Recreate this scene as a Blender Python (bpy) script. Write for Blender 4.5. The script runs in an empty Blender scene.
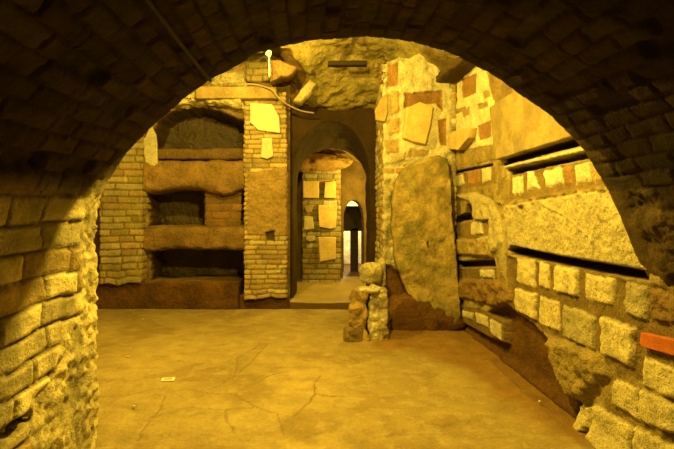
import bpy, bmesh, math, random
import numpy as np

# ------------------------------------------------------------------ camera, world, lights
scn = bpy.context.scene
F = 500.0; CX = 310.0; CY = 208.0; EYE = 1.5          # pinhole numbers of the photograph (674x449)
cam_d = bpy.data.cameras.new('camera'); cam = bpy.data.objects.new('camera', cam_d)
scn.collection.objects.link(cam)
cam.location = (0, 0, EYE); cam.rotation_euler = (math.pi/2, 0, 0)
cam_d.sensor_width = 36; cam_d.lens = F*36/674
cam_d.shift_x = (337-CX)/674; cam_d.shift_y = -(224.5-CY)/674
cam_d.clip_start = 0.05; cam_d.clip_end = 60
scn.camera = cam

w = bpy.data.worlds.new('world'); scn.world = w; w.use_nodes = True
w.node_tree.nodes['Background'].inputs[0].default_value = (0.02, 0.012, 0.004, 1)
w.node_tree.nodes['Background'].inputs[1].default_value = 0.3
scn.view_settings.view_transform = 'Standard'; scn.view_settings.look = 'None'
scn.view_settings.exposure = 0.36; scn.view_settings.gamma = 1.0
scn.view_settings.use_curve_mapping = False

AMBER = (1.0, 0.66, 0.06)
def lamp(name, loc, power, radius, color=AMBER, spot=None, target=None, blend=.5):
    d = bpy.data.lights.new(name, 'SPOT' if spot else 'POINT')
    d.energy = power; d.color = color; d.shadow_soft_size = radius
    o = bpy.data.objects.new(name, d); scn.collection.objects.link(o); o.location = loc
    if spot:
        d.spot_size = math.radians(spot); d.spot_blend = blend
        from mathutils import Vector
        o.rotation_euler = (Vector(target)-Vector(loc)).to_track_quat('-Z', 'Y').to_euler()
    return o
lamp('chamber_light', (0.15, 3.22, 3.12), 430, .03)
lamp('back_light', (-.9, 5.0, 3.4), 300, .03)
lamp('alcove_light', (-0.52, 6.62, 3.42), 7, .03)
lamp('corridor_light', (1.12, 8.85, 1.9), 85, .05)
lamp('passage_light', (1.01, 11.75, 1.36), 90, .05, (1, .75, .3))

# ------------------------------------------------------------------ numbers
def at(px, py, Y): return ((px-CX)*Y/F, Y, EYE+(CY-py)*Y/F)
XR = 1.85                                              # right wall plane
def rw(px, py):                                        # point of the right wall -> (Y, z)
    Y = F*XR/(px-CX); return (Y, EYE+(CY-py)*Y/F)
def flo(px, py, z=0.0):
    Y = F*(EYE-z)/(py-CY); return ((px-CX)*Y/F, Y)

def hsh(ix, iy, iz, seed):
    h = (ix.astype(np.int64)*374761393 + iy.astype(np.int64)*668265263 + iz.astype(np.int64)*2147483647 + seed*974634777) & 0xffffffff
    h = ((h ^ (h >> 13))*1274126177) & 0xffffffff
    h = ((h ^ (h >> 16))*2246822519) & 0xffffffff
    return ((h ^ (h >> 15)) & 0xffffff)/float(0xffffff)
def vnoise(x, y, z, seed=0):
    ix, iy, iz = np.floor(x), np.floor(y), np.floor(z)
    fx, fy, fz = x-ix, y-iy, z-iz
    fx = fx*fx*(3-2*fx); fy = fy*fy*(3-2*fy); fz = fz*fz*(3-2*fz)
    r = 0
    for a in (0, 1):
        for b in (0, 1):
            for c in (0, 1):
                r = r + hsh(ix+a, iy+b, iz+c, seed)*(fx if a else 1-fx)*(fy if b else 1-fy)*(fz if c else 1-fz)
    return r
def fbm(x, y, z=0.0, sc=1.0, octv=4, seed=0, gain=.5):
    x = np.asarray(x, float)*sc; y = np.asarray(y, float)*sc; z = np.asarray(z, float)*sc + np.zeros_like(x)
    t = 0; a = 1; n = 0
    for o in range(octv):
        t = t + a*(vnoise(x+17.3*o, y-9.1*o, z+3.7*o, seed+o)*2-1); n += a
        a *= gain; x = x*2.03; y = y*2.03; z = z*2.03
    return t/n
def sst(a, b, x):
    t = np.clip((x-a)/(b-a), 0, 1); return t*t*(3-2*t)
def polysd(U, V, pts):                                 # distance, positive inside
    d = np.full(U.shape, 1e9); ins = np.zeros(U.shape, bool); n = len(pts)
    for i in range(n):
        ax, ay = pts[i]; bx, by = pts[(i+1) % n]
        ex, ey = bx-ax, by-ay
        t = np.clip(((U-ax)*ex+(V-ay)*ey)/(ex*ex+ey*ey+1e-12), 0, 1)
        d = np.minimum(d, (U-ax-t*ex)**2+(V-ay-t*ey)**2)
        c = ((ay > V) != (by > V))
        xi = (V-ay)*ex/(ey if abs(ey) > 1e-12 else 1e-12)+ax
        ins ^= c & (U < xi)
    return np.where(ins, 1, -1)*np.sqrt(d)
def linedist(U, V, pts):
    d = np.full(U.shape, 1e9)
    for (ax, ay), (bx, by) in zip(pts[:-1], pts[1:]):
        ex, ey = bx-ax, by-ay
        t = np.clip(((U-ax)*ex+(V-ay)*ey)/(ex*ex+ey*ey+1e-12), 0, 1)
        d = np.minimum(d, (U-ax-t*ex)**2+(V-ay-t*ey)**2)
    return np.sqrt(d)
def bricks(u, v, h, L, gap, seed, wob=.3):
    """height mask 0..1 of coursed brickwork and a random number per brick"""
    v = v + wob*h*fbm(u, v, 0, 1.6, 2, seed+5)
    u = u + .25*h*fbm(u, v, 3, 6, 2, seed+6)
    row = np.floor(v/h); fv = v-row*h
    z0 = np.zeros_like(row)
    x = (u/L) + hsh(row, z0, z0, seed)*7.3
    k = np.floor(x)
    bk = k+hsh(row, k, z0, seed+1)*.5
    cell = np.where(x >= bk, k, k-1)
    b0 = cell+hsh(row, cell, z0, seed+1)*.5; b1 = cell+1+hsh(row, cell+1, z0, seed+1)*.5
    d = np.minimum(np.minimum(x-b0, b1-x)*L, np.minimum(fv, h-fv))
    d = d + gap*.35*fbm(u, v, 0, 45, 2, seed+7)
    return sst(gap*.25, gap*1.0, d), hsh(row, cell, z0, seed+2), hsh(row, cell, z0+1, seed+3)

# ------------------------------------------------------------------ materials (albedo attribute + procedural grain)
def material(name, rough=.85, bump=.5, scale=60, tint=(1, 1, 1), spec=.25, var=.28, pits=.0, flat=None, metal=0):
    m = bpy.data.materials.new(name); m.use_nodes = True
    nt = m.node_tree; N = nt.nodes; Lk = nt.links
    bs = N['Principled BSDF']; bs.inputs['Roughness'].default_value = rough
    bs.inputs['Specular IOR Level'].default_value = spec; bs.inputs['Metallic'].default_value = metal
    tc = N.new('ShaderNodeNewGeometry')
    n1 = N.new('ShaderNodeTexNoise'); n1.inputs['Scale'].default_value = scale; n1.inputs['Detail'].default_value = 6
    n1.inputs['Roughness'].default_value = .65
    n2 = N.new('ShaderNodeTexNoise'); n2.inputs['Scale'].default_value = 5; n2.inputs['Detail'].default_value = 5
    Lk.new(tc.outputs['Position'], n1.inputs['Vector']); Lk.new(tc.outputs['Position'], n2.inputs['Vector'])
    if flat:
        src = N.new('ShaderNodeRGB'); src.outputs[0].default_value = (*flat, 1); col = src.outputs[0]
    else:
        src = N.new('ShaderNodeAttribute'); src.attribute_name = 'col'; col = src.outputs['Color']
    n3 = N.new('ShaderNodeTexNoise'); n3.inputs['Scale'].default_value = scale*2.6; n3.inputs['Detail'].default_value = 3
    Lk.new(tc.outputs['Position'], n3.inputs['Vector'])
    mr = N.new('ShaderNodeMapRange'); mr.inputs[1].default_value = .32; mr.inputs[2].default_value = .68; mr.clamp = False
    mr.inputs[3].default_value = 1-var; mr.inputs[4].default_value = 1+var
    ad = N.new('ShaderNodeMath'); ad.operation = 'MULTIPLY_ADD'; ad.inputs[1].default_value = .5
    Lk.new(n1.outputs['Fac'], ad.inputs[0])
    hf = N.new('ShaderNodeMath'); hf.operation = 'MULTIPLY'; hf.inputs[1].default_value = .5
    Lk.new(n2.outputs['Fac'], hf.inputs[0]); Lk.new(hf.outputs[0], ad.inputs[2])
    Lk.new(ad.outputs[0], mr.inputs[0])
    pr = N.new('ShaderNodeMapRange'); pr.inputs[1].default_value = .38; pr.inputs[2].default_value = .47
    pr.inputs[3].default_value = 1-pits; pr.inputs[4].default_value = 1
    Lk.new(n3.outputs['Fac'], pr.inputs[0])
    pm = N.new('ShaderNodeMath'); pm.operation = 'MULTIPLY'; Lk.new(mr.outputs[0], pm.inputs[0]); Lk.new(pr.outputs[0], pm.inputs[1])
    mx = N.new('ShaderNodeVectorMath'); mx.operation = 'SCALE'
    Lk.new(col, mx.inputs[0]); Lk.new(pm.outputs[0], mx.inputs['Scale'])
    Lk.new(mx.outputs[0], bs.inputs['Base Color'])
    hh = N.new('ShaderNodeMath'); hh.operation = 'MULTIPLY_ADD'; hh.inputs[1].default_value = .35
    Lk.new(n3.outputs['Fac'], hh.inputs[0]); Lk.new(n1.outputs['Fac'], hh.inputs[2])
    bp = N.new('ShaderNodeBump'); bp.inputs['Strength'].default_value = bump; bp.inputs['Distance'].default_value = .03
    Lk.new(hh.outputs[0], bp.inputs['Height']); Lk.new(bp.outputs[0], bs.inputs['Normal'])
    return m
M_MAS = material('old_masonry', .9, .8, 42, var=.36, pits=.38)
M_VAULT = material('vault_masonry', .9, .55, 60, var=.32, pits=.22)
M_PLASTER = material('old_plaster', .85, .7, 24, var=.34, pits=.15)
M_ROCK = material('tufa_rock', .85, .9, 26, var=.45, pits=.3)
M_WET = material('damp_rock', .42, 1., 18, spec=.6, var=.5, pits=.5)
M_FLOOR = material('packed_earth', .65, .5, 40, var=.26, spec=.4)
M_SLAB = material('stone_slab', .75, .35, 30, var=.25)
M_CABLE = material('cable_sheath', .5, .1, 60, flat=(.35, .28, .2), var=.05)
M_DKCABLE = material('dark_cable', .6, .1, 60, flat=(.02, .013, .008), var=.05)
M_WHITE = material('white_plastic', .4, .05, 60, flat=(.85, .85, .85), var=.03)
M_GREY = material('grey_card', .6, .05, 60, flat=(.35, .33, .3), var=.05)
M_DARK = material('dark_timber', .9, .4, 30, flat=(.03, .02, .015), var=.3)
M_WHITEWASH = material('whitewash', .8, .3, 20, flat=(.8, .78, .7), var=.1)
M_METAL = material('grey_metal', .4, .05, 60, flat=(.3, .3, .3), var=.05, metal=.8)

TUFA = np.array((.56, .495, .31)); LIME = np.array((.74, .69, .55)); MORT = np.array((.23, .16, .07))
BRK = np.array((.30, .17, .07)); TILE = np.array((.54, .41, .20)); SOIL = np.array((.095, .046, .010))
PLAS = np.array((.37, .285, .12)); GREEN = np.array((.34, .285, .11)); ROCKB = np.array((.20, .125, .05))

# ------------------------------------------------------------------ object helpers
def prop(o, label=None, cat=None, group=None, kind=None):
    if label: o['label'] = label
    if cat: o['category'] = cat
    if group: o['group'] = group
    if kind: o['kind'] = kind
    return o
def link(name, me, mat, parent=None):
    me.materials.append(mat)
    o = bpy.data.objects.new(name, me); scn.collection.objects.link(o)
    if parent: o.parent = parent
    return o
def empty(name, loc):
    o = bpy.data.objects.new(name, None); scn.collection.objects.link(o); o.location = loc; o.empty_display_size = .1
    bpy.context.view_layer.update()
    return o
def raw_mesh(P, faces, C, smooth=True):
    me = bpy.data.meshes.new('m')
    P = np.asarray(P, float); nv = len(P)
    faces = [list(f) for f in faces] if not isinstance(faces, np.ndarray) else faces
    if isinstance(faces, np.ndarray):
        nf = len(faces)
        me.vertices.add(nv); me.vertices.foreach_set('co', P.astype(np.float32).ravel())
        me.loops.add(nf*4); me.loops.foreach_set('vertex_index', faces.astype(np.int32).ravel())
        me.polygons.add(nf); me.polygons.foreach_set('loop_start', np.arange(0, nf*4, 4, dtype=np.int32))
        me.update(calc_edges=True); me.validate()
    else:
        me.from_pydata(P.tolist(), [], faces); me.update()
    at_ = me.color_attributes.new('col', 'FLOAT_COLOR', 'POINT')
    Cc = np.ones((nv, 4), np.float32); Cc[:, :3] = np.clip(C*.82, .004, .95)
    at_.data.foreach_set('color', Cc.ravel())
    if smooth: me.polygons.foreach_set('use_smooth', [True]*len(me.polygons))
    return me
def gridfaces(n, m, closed=False):
    i, j = np.meshgrid(np.arange(n if closed else n-1), np.arange(m-1), indexing='ij')
    i2 = (i+1) % n
    return np.stack([i*m+j, i2*m+j, i2*m+j+1, i*m+j+1], -1).reshape(-1, 4)
def place(o, P0):                                       # move the origin to P0 keeping geometry
    me = o.data; n = len(me.vertices); a = np.empty(n*3, np.float32); me.vertices.foreach_get('co', a)
    a = a.reshape(-1, 3)-np.array(P0, np.float32); me.vertices.foreach_set('co', a.ravel()); me.update(); o.location = P0
    return o

class Sheet:
    """relief surface over a (u,v) grid; H is the height out of the wall, C the albedo"""
    def __init__(s, u, v, col, seed=0):
        s.U, s.V = np.meshgrid(np.asarray(u, float), np.asarray(v, float), indexing='ij')
        s.H = np.zeros(s.U.shape); s.C = np.ones(s.U.shape+(3,))*np.asarray(col); s.seed = seed
    def rough(s, amp, sc, octv=4):
        s.seed += 11; s.H += amp*fbm(s.U, s.V, 0, sc, octv, s.seed); return s
    def mottle(s, amt, sc, col=None, thr=0.0, soft=.2):
        s.seed += 11; n = fbm(s.U, s.V, 0, sc, 4, s.seed)
        if col is None: s.C *= (1+amt*n)[..., None]
        else:
            k = (sst(thr, thr+soft, n)*amt)[..., None]; s.C = s.C*(1-k)+np.asarray(col)*k
        return s
    def poly(s, pts, h=None, col=None, soft=.02, jag=.015, rough=.006, add=False, rsc=25, cvar=.2, csoft=.008):
        s.seed += 11
        p = np.array(pts); m = .1+jag*2
        u0, v0 = p.min(0)-m; u1, v1 = p.max(0)+m
        uu = s.U[:, 0]; vv = s.V[0]
        a, b = np.searchsorted(uu, u0), np.searchsorted(uu, u1); c, d = np.searchsorted(vv, v0), np.searchsorted(vv, v1)
        if b <= a or d <= c: return s
        sl = (slice(a, b), slice(c, d)); U, V = s.U[sl], s.V[sl]
        sd = polysd(U, V, pts)+jag*fbm(U, V, 0, .35/max(jag, .004), 3, s.seed)
        k = sst(0, soft, sd)
        if h is not None:
            t = h+rough*fbm(U, V, 0, rsc, 4, s.seed+1)+(s.H[sl] if add else 0)
            s.H[sl] = s.H[sl]*(1-k)+t*k
        if col is not None:
            kk = sst(-csoft*.5, csoft, sd)[..., None]
            cc = np.asarray(col)*(1+cvar*fbm(U, V, 0, 14, 4, s.seed+2))[..., None]
            s.C[sl] = s.C[sl]*(1-kk)+cc*kk
        return s
    def line(s, pts, wd, depth, col=None):
        p = np.array(pts); m = wd*4
        s.seed += 3; wx = wd*2.5*fbm(s.U, s.V, 0, 7, 3, s.seed); wy = wd*2.5*fbm(s.U, s.V, 5, 7, 3, s.seed+1)
        sd = linedist(s.U+wx, s.V+wy, pts)+wd*.5*fbm(s.U, s.V, 0, 20, 3, s.seed)
        k = 1-sst(wd*.3, wd, sd)
        s.H -= depth*k
        if col is not None: s.C = s.C*(1-k[..., None])+np.asarray(col)*k[..., None]
        return s
    def courses(s, mask, h, L, gap, depth, cols, seed, base=None, jitter=.012):
        b, i1, i2 = bricks(s.U, s.V, h, L, gap, seed)
        s.H += mask*((b-1)*depth+b*(i2-.5)*jitter)
        pal = np.array(cols); q = pal[np.minimum((i1*len(pal)).astype(int), len(pal)-1)]*(.85+.3*i2)[..., None]
        m = base if base is not None else MORT
        cc = m*(1-b[..., None])+q*b[..., None]
        s.C = s.C*(1-mask[..., None])+cc*mask[..., None] if isinstance(mask, np.ndarray) else cc
        return s
    def mesh(s, posf):
        P = posf(s.U, s.V, s.H)
        n, m = s.U.shape
        return raw_mesh(P.reshape(-1, 3), gridfaces(n, m), s.C.reshape(-1, 3))

def px_poly(pts, f): return [f(*p) for p in pts]
def struct(o): return prop(o, kind='structure')

# ------------------------------------------------------------------ FLOOR
fx = np.concatenate([np.arange(-3.7, -1.6, .04), np.arange(-1.6, 2.0, .0125)])
fy = np.concatenate([np.arange(-1.6, 2.9, .05), np.arange(2.9, 4.6, .0125), np.arange(4.6, 7.42, .02)])
S = Sheet(fx, fy, (.385, .30, .14), 100)
S.rough(.018, .9, 3).rough(.006, 6, 4).rough(.0025, 30, 3)
S.mottle(.3, 1.3).mottle(.6, 2.0, (.26, .18, .07), .05, .3).mottle(.5, 9, (.27, .20, .085), .1, .3).mottle(.45, 14, (.46, .39, .22), .15, .2)
for c in ([(258,346),(236,360),(236,374),(224,384),(206,390)], [(288,373),(266,378),(244,390),(234,395),(210,394),(186,390)],
          [(234,395),(252,406),(278,412),(285,432)], [(252,407),(226,410),(190,407),(150,416)], [(226,410),(226,418),(232,428)],
          [(320,376),(314,386),(316,394),(304,406),(295,415)], [(316,394),(344,397)], [(164,395),(160,406),(151,418),(137,438)],
          [(346,356),(360,364)], [(99,396),(127,396),(160,388)], [(232,380),(262,352),(266,345)]):
    q = [flo(*p) for p in c]; S.line(q, .010, .009, (.24, .165, .07))
for c in ([(200,432),(320,430),(400,436),(470,425)], [(100,445),(180,432),(250,440)]):
    S.line([flo(*p) for p in c], .05, .012)
# dark trodden earth along the right wall and under the broken masonry
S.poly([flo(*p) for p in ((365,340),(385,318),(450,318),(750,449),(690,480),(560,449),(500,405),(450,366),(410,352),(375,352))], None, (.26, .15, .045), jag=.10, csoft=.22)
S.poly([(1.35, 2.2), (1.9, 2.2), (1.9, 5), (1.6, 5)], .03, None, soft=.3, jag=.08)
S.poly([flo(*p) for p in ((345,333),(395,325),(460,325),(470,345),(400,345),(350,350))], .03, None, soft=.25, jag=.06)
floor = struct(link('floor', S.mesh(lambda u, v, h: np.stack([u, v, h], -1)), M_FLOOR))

# ------------------------------------------------------------------ RIGHT WALL
ry = np.concatenate([np.arange(-1.6, 2.35, .05), np.arange(2.35, 4.0, .010), np.arange(4.0, 6.42, .016)])
rz = np.concatenate([np.arange(-.1, 3.9, .010)])
S = Sheet(ry, rz, PLAS*1.05, 300)
S.rough(.03, 1.5, 3).rough(.012, 9, 4).rough(.006, 35, 3)
S.mottle(.3, 4).mottle(.6, 3, TUFA*.95, 0, .25).mottle(.5, 12, MORT*.8, .15, .2)
W = lambda *pts: px_poly(pts, rw)
up = sst(2.2, 2.35, S.V)                                # upper rows of brick and lime
# near tunnel wall: rough dark lumps
S.poly([(1.0, .0), (2.62, .0), (2.62, 3.9), (-1.6, 3.9), (-1.6, 0)], 0, MORT*.8, soft=.05, rough=.03, rsc=12)
# lower soil band (the wall is broken away, brown earth shows)
S.poly(W((458,322),(497,307),(510,303),(530,318),(550,338),(560,366),(575,402),(604,452),(640,520),(560,520),(500,380),(458,340)), -.08, SOIL*1.5, soft=.05, rough=.03, rsc=6)
# mortar bed round the block panel
S.poly(W((508,255),(650,283),(700,292),(700,385),(640,380),(600,362),(560,342),(512,312)), .0, MORT*.95, soft=.03, rough=.012, rsc=20)
blocks = [((518,257),(536,260),(537,288),(518,282)), ((541,262),(551,264),(551,289),(541,287)), ((557,264),(580,270),(580,298),(556,291)),
 ((587,273),(617,279),(615,306),(586,299)), ((628,280),(651,286),(649,321),(627,313)),
 ((517,288),(537,294),(538,321),(517,311)), ((541,296),(560,302),(561,332),(540,324)), ((565,305),(597,316),(596,350),(564,337)), ((603,316),(637,328),(635,368),(603,354)),
 ((645,356),(676,369),(700,380),(700,410),(643,386)), ((615,378),(640,388),(641,421),(613,405)), ((643,389),(690,410),(690,440),(643,422)),
 ((581,403),(592,407),(590,434),(579,431)), ((595,405),(633,427),(632,470),(593,443)), ((637,426),(690,452),(690,500),(636,470))]
for i, b in enumerate(blocks):
    c = TUFA*1.3 if i not in (4, 7) else TUFA*.8
    S.poly(W(*b), .016+.006*(i % 3), c, soft=.014, jag=.014, rough=.014, rsc=22)
S.poly(W((652,288),(700,296),(700,332),(651,322)), .02, ROCKB*1.2, soft=.03, jag=.02, rough=.03)
# rough conglomerate lump under the blocks
S.poly(W((547,338),(566,337),(603,353),(613,376),(592,402),(576,403),(562,387)), .06, PLAS*.95, soft=.07, jag=.03, rough=.045, rsc=14)
S.poly(W((560,388),(580,403),(583,440),(570,420)), -.16, SOIL, soft=.03, jag=.02)
# big pitted plaster panel
S.poly(W((507,206),(550,198),(600,190),(650,230),(655,272),(560,256),(512,246)), .045, TUFA*.98, soft=.02, jag=.006, rough=.016, rsc=30)
S.line(W((500,204),(550,197),(605,188)), .03, -.03)
S.line(W((541,200),(575,218),(600,240)), .012, -.012)
# slots left where the loculi were sealed
for sl, d in ((W((509,250),(515,245),(560,255),(600,262),(652,271),(652,282),(600,273),(560,265),(513,255)), -.20),
           (W((500,158),(580,135),(592,139),(592,143),(503,166)), -.16), (W((507,169),(590,151),(592,158),(508,176)), -.16),
           (W((450,172),(492,163),(493,166),(451,175)), -.10), (W((447,131),(496,111),(497,114),(448,135)), -.12),
           (W((450,220),(464,212),(466,204),(474,203),(478,211),(493,207),(494,216),(478,219),(462,221),(452,225)), -.14),
           (W((450,254),(458,261),(495,259),(497,267),(480,267),(460,268)), -.14)):
    S.poly(sl, d, MORT*.5, soft=.02, jag=.006, rough=.01)  # slots also coloured darker, putting shade into the recesses
# rows of tile and plaster between the slots
S.poly(W((504,166),(590,146),(592,151),(508,169)), .03, LIME*.95, soft=.01, jag=.006)
S.poly(W((510,175),(600,157),(608,187),(508,202)), .0, MORT*1.2, soft=.02, jag=.006)
for q in (((513,177),(524,175),(524,194),(514,196)), ((528,172),(534,171),(540,188),(527,191)), ((545,171),(563,167),(564,184),(546,188)), ((575,165),(598,160),(602,180),(577,184))):
    S.poly(W(*q), .015, LIME*1.05, soft=.02, jag=.02, rough=.008)
S.poly(W((564,167),(573,165),(573,184),(565,186)), .01, BRK*1.2, soft=.015)
S.poly(W((590,160),(605,158),(606,180),(594,184)), .01, TILE*.9, soft=.02, jag=.02)
# upper left rows: lime mortar with bricks let in
S.poly(W((446,84),(470,70),(486,58),(497,60),(505,90),(497,98),(497,150),(447,156)), .01, LIME*1.08, soft=.015, jag=.01, rough=.012)
S.poly(W((486,60),(560,60),(560,110),(528,90),(497,108),(490,85)), .0, MORT*1.3, soft=.03, jag=.02, rough=.02)
for q, c, h in ((((448,84),(457,81),(458,103),(449,106)), BRK, -.01), (((462,79),(477,73),(477,93),(463,99)), BRK*1.3, -.008), (((452,111),(466,106),(466,111),(452,116)), TILE*.7, 0),
             (((483,91),(490,89),(491,97),(484,100)), TILE*.8, 0), (((478,104),(489,101),(489,107),(479,110)), TILE*.7, 0), (((478,126),(492,120),(492,137),(480,141)), BRK*1.3, .0),
             (((482,66),(487,63),(487,70),(482,72)), BRK*1.4, 0), (((462,110),(470,106),(470,115),(464,118)), TILE*.8, 0)):
    S.poly(W(*q), h, c, soft=.012, jag=.012, rough=.006)
S.poly(W((446,153),(496,143),(497,160),(450,170)), .01, PLAS, soft=.02, jag=.008, rough=.015)
S.poly(W((452,175),(495,167),(497,184),(452,190)), .0, MORT*1.2, soft=.015)
for q, c in ((((454,176),(463,174),(465,184),(455,187)), LIME), (((482,169),(491,167),(492,180),(483,183)), LIME), (((468,172),(480,169),(480,183),(469,185)), BRK*1.5)):
    S.poly(W(*q), .01, c, soft=.012, jag=.012)
S.poly(W((450,194),(478,192),(492,200),(502,215),(506,245),(495,258),(480,250),(474,205)), .05, TUFA*.95, soft=.05, jag=.015, rough=.03, rsc=12)
S.poly(W((456,222),(492,219),(494,236),(474,240),(458,236)), .0, MORT*1.25, soft=.02)
S.poly(W((472,222),(482,220),(484,234),(472,236)), .02, LIME, soft=.015, jag=.015)
S.poly(W((450,238),(494,240),(495,258),(452,255)), .05, PLAS*1.15, soft=.03, jag=.01, rough=.03, rsc=14)
S.poly(W((457,268),(497,268),(498,280),(460,279)), .0, MORT*1.1, soft=.015)
S.poly(W((480,269),(495,270),(495,279),(481,277)), .015, LIME, soft=.012)
S.poly(W((453,279),(498,280),(513,290),(514,303),(496,307),(470,300),(453,298)), .05, ROCKB*1.3, soft=.03, jag=.02, rough=.05, rsc=14)
S.poly(W((459,306),(480,308),(504,320),(504,344),(488,338),(460,322)), .0, MORT*1.0, soft=.02, jag=.008)
for q in (((463,310),(474,313),(473,320),(463,317)), ((476,312),(488,316),(489,328),(477,323)), ((490,318),(502,324),(502,341),(491,333))):
    S.poly(W(*q), .015, LIME, soft=.015, jag=.01)
# wall slumps forward a little at its foot
S.poly([(2.6, -.1), (6.4, -.1), (6.4, .12), (2.6, .12)], .05, None, add=True, soft=.12)
wall_right = struct(link('wall_right', S.mesh(lambda u, v, h: np.stack([XR-h, u, v], -1)), M_MAS))

# ------------------------------------------------------------------ VAULT over the viewer with its left wall
sec = [(-1.165, -.05), (-1.165, 1.38), (-1.159, 1.462), (-1.142, 1.527), (-1.088, 1.652), (-.996, 1.794), (-.849, 1.957), (-.669, 2.104), (-.49, 2.218),
       (-.261, 2.338), (0, 2.403), (.326, 2.43), (.544, 2.408), (.762, 2.349), (1.034, 2.202), (1.278, 2.033), (1.469, 1.848), (1.621, 1.598), (1.714, 1.391), (1.822, 1.163), (1.90, 1.02)]
sec = np.array(sec)
sl = np.concatenate([[0], np.cumsum(np.hypot(*np.diff(sec, axis=0).T))])
ss = np.arange(0, sl[-1], .0125)
sx, sz = np.interp(ss, sl, sec[:, 0]), np.interp(ss, sl, sec[:, 1])
k = np.ones(9)/9
def sm(a): return np.convolve(np.pad(a, 4, mode='reflect', reflect_type='odd'), k, 'valid')
sx, sz = sm(sx), sm(sz)
tx, tz = np.gradient(sx), np.gradient(sz); tl = np.hypot(tx, tz); nx, nz = tz/tl, -tx/tl      # inward normal
YE = 2.8
vy = np.concatenate([np.arange(-1.6, .6, .06), np.arange(.6, YE+.001, .0125), YE+np.arange(.0125, .12, .0125), [YE+.2, YE+.4, YE+.8, YE+1.3, YE+1.9, YE+2.5, YE+3.2]])
S = Sheet(ss, vy, MORT, 500)
S.rough(.02, 1.8, 3)
leftw = 1-sst(1.50, 1.70, S.U)
edge = sst(YE-.17, YE-.10, S.V+.05*fbm(S.U, S.V, 0, 7, 3, 77))          # rubble core shows at the edge of the left jamb
rub = sst(0, .03, polysd(S.U, S.V, [(-.1, 2.27), (.74, 2.18), (.80, 2.36), (1.02, 2.50), (1.1, 2.95), (-.1, 2.95)])+.05*fbm(S.U, S.V, 0, 6, 3, 78))
edge = np.maximum(edge*(1-sst(1.55, 1.8, S.U)), rub)
# u runs up the wall, v along the tunnel
b1, i1, j1 = bricks(S.V, S.U, .115, .37, .012, 21, .5)
b2, i2, j2 = bricks(S.V, S.U, .085, .24, .012, 33, .4)
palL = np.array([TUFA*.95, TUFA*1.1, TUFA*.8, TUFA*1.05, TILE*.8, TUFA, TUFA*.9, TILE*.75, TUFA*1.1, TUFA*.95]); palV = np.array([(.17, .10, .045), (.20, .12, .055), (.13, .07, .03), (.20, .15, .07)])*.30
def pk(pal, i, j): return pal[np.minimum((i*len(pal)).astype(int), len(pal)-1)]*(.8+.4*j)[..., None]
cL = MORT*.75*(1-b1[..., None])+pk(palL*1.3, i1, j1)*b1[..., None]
cV = np.array((.035, .02, .009))*(1-b2[..., None])+pk(palV, i2, j2)*b2[..., None]  # vault colours scaled dark, with the unlit soffit's shade in them
hL = (b1-1)*.018+b1*(j1-.5)*.012+b1*.010*fbm(S.U, S.V, 0, 18, 3, 5)
gone = (hsh(np.floor(i2*1e5), np.floor(j2*1e5), np.floor(i2*0), 9) > .93)
hV = (b2-1)*.014+b2*(j2-.5)*.014+.012*fbm(S.U, S.V, 0, 14, 3, 55)-.035*gone*b2
rr = .012*fbm(S.U, S.V, 0, 8, 4, 6)+.024*fbm(S.U, S.V, 0, 38, 3, 8)
right_rough = sst(0, .08, S.U-(ss[-1]-.68)+.1*fbm(S.U, S.V, 0, 4, 3, 13))
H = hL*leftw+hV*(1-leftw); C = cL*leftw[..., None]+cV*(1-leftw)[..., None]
H = H*(1-edge)+(rr-.0)*edge
cE = TUFA*1.2*(1+.5*fbm(S.U, S.V, 0, 22, 4, 41))[..., None]
C = C*(1-edge[..., None])+cE*edge[..., None]
H = H*(1-right_rough)+(.035*fbm(S.U, S.V, 0, 9, 4, 6)+.5*rr)*right_rough
C = C*(1-right_rough[..., None])+ROCKB*.4*right_rough[..., None]  # right haunch darkened in its colour like the soffit
H = H*(1-.75*sst(YE-.14, YE-.03, S.V)*(1-edge)*(S.U > 1.6))
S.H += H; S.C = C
# the broken course low on the left wall: a missing slice under an overhanging block
S.poly([(.60, 1.55), (.68, 1.55), (.70, 2.20), (.655, 2.22), (.62, 1.9)], -.09, MORT*.6, soft=.015, jag=.01)  # slice coloured dark too, for the shadow under the overhang
S.mottle(.6, 3).mottle(.5, 11)
def vpos(u, v, h):
    ii = np.clip(np.searchsorted(ss, u[:, 0]), 0, len(ss)-1)
    X, Z, NX, NZ = (a[ii][:, None] for a in (sx, sz, nx, nz))
    over = np.clip(v-YE, 0, None); r = .10
    th = np.clip(over/r, 0, math.pi/2)
    back = np.where(over < r*math.pi/2, r*(1-np.cos(th)), r+(over-r*math.pi/2))          # moves outward
    Y = np.where(v < YE, v-.0, YE+r*np.sin(th)) - .1
    fade = np.where(over > .3, .3, 1)
    dx = NX*(h*np.cos(th)*fade-back); dz = NZ*(h*np.cos(th)*fade-back)
    return np.stack([X+dx, Y+h*np.sin(th)*fade, Z+dz], -1)
# keep the jamb's silhouette where the photograph has it: the rounding is in the last 10 cm
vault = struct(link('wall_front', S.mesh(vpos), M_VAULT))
# rear closing wall of the tunnel behind the viewer
Sx = Sheet(np.arange(-1.5, 2.2, .05), np.arange(-.1, 2.8, .05), MORT, 900); Sx.rough(.03, 3)
struct(link('wall_rear', Sx.mesh(lambda u, v, h: np.stack([u, -1.55+h, v], -1)), M_MAS))

# ------------------------------------------------------------------ CHAMBER: left wall, back wall, ceiling
S = Sheet(np.arange(2.6, 8.0, .05), np.arange(-.1, 4.1, .05), ROCKB*1.3, 700); S.rough(.12, 1.2, 4).mottle(.4, 3)
struct(link('wall_left', S.mesh(lambda u, v, h: np.stack([-3.55+h, u, v], -1)), M_ROCK))

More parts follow.
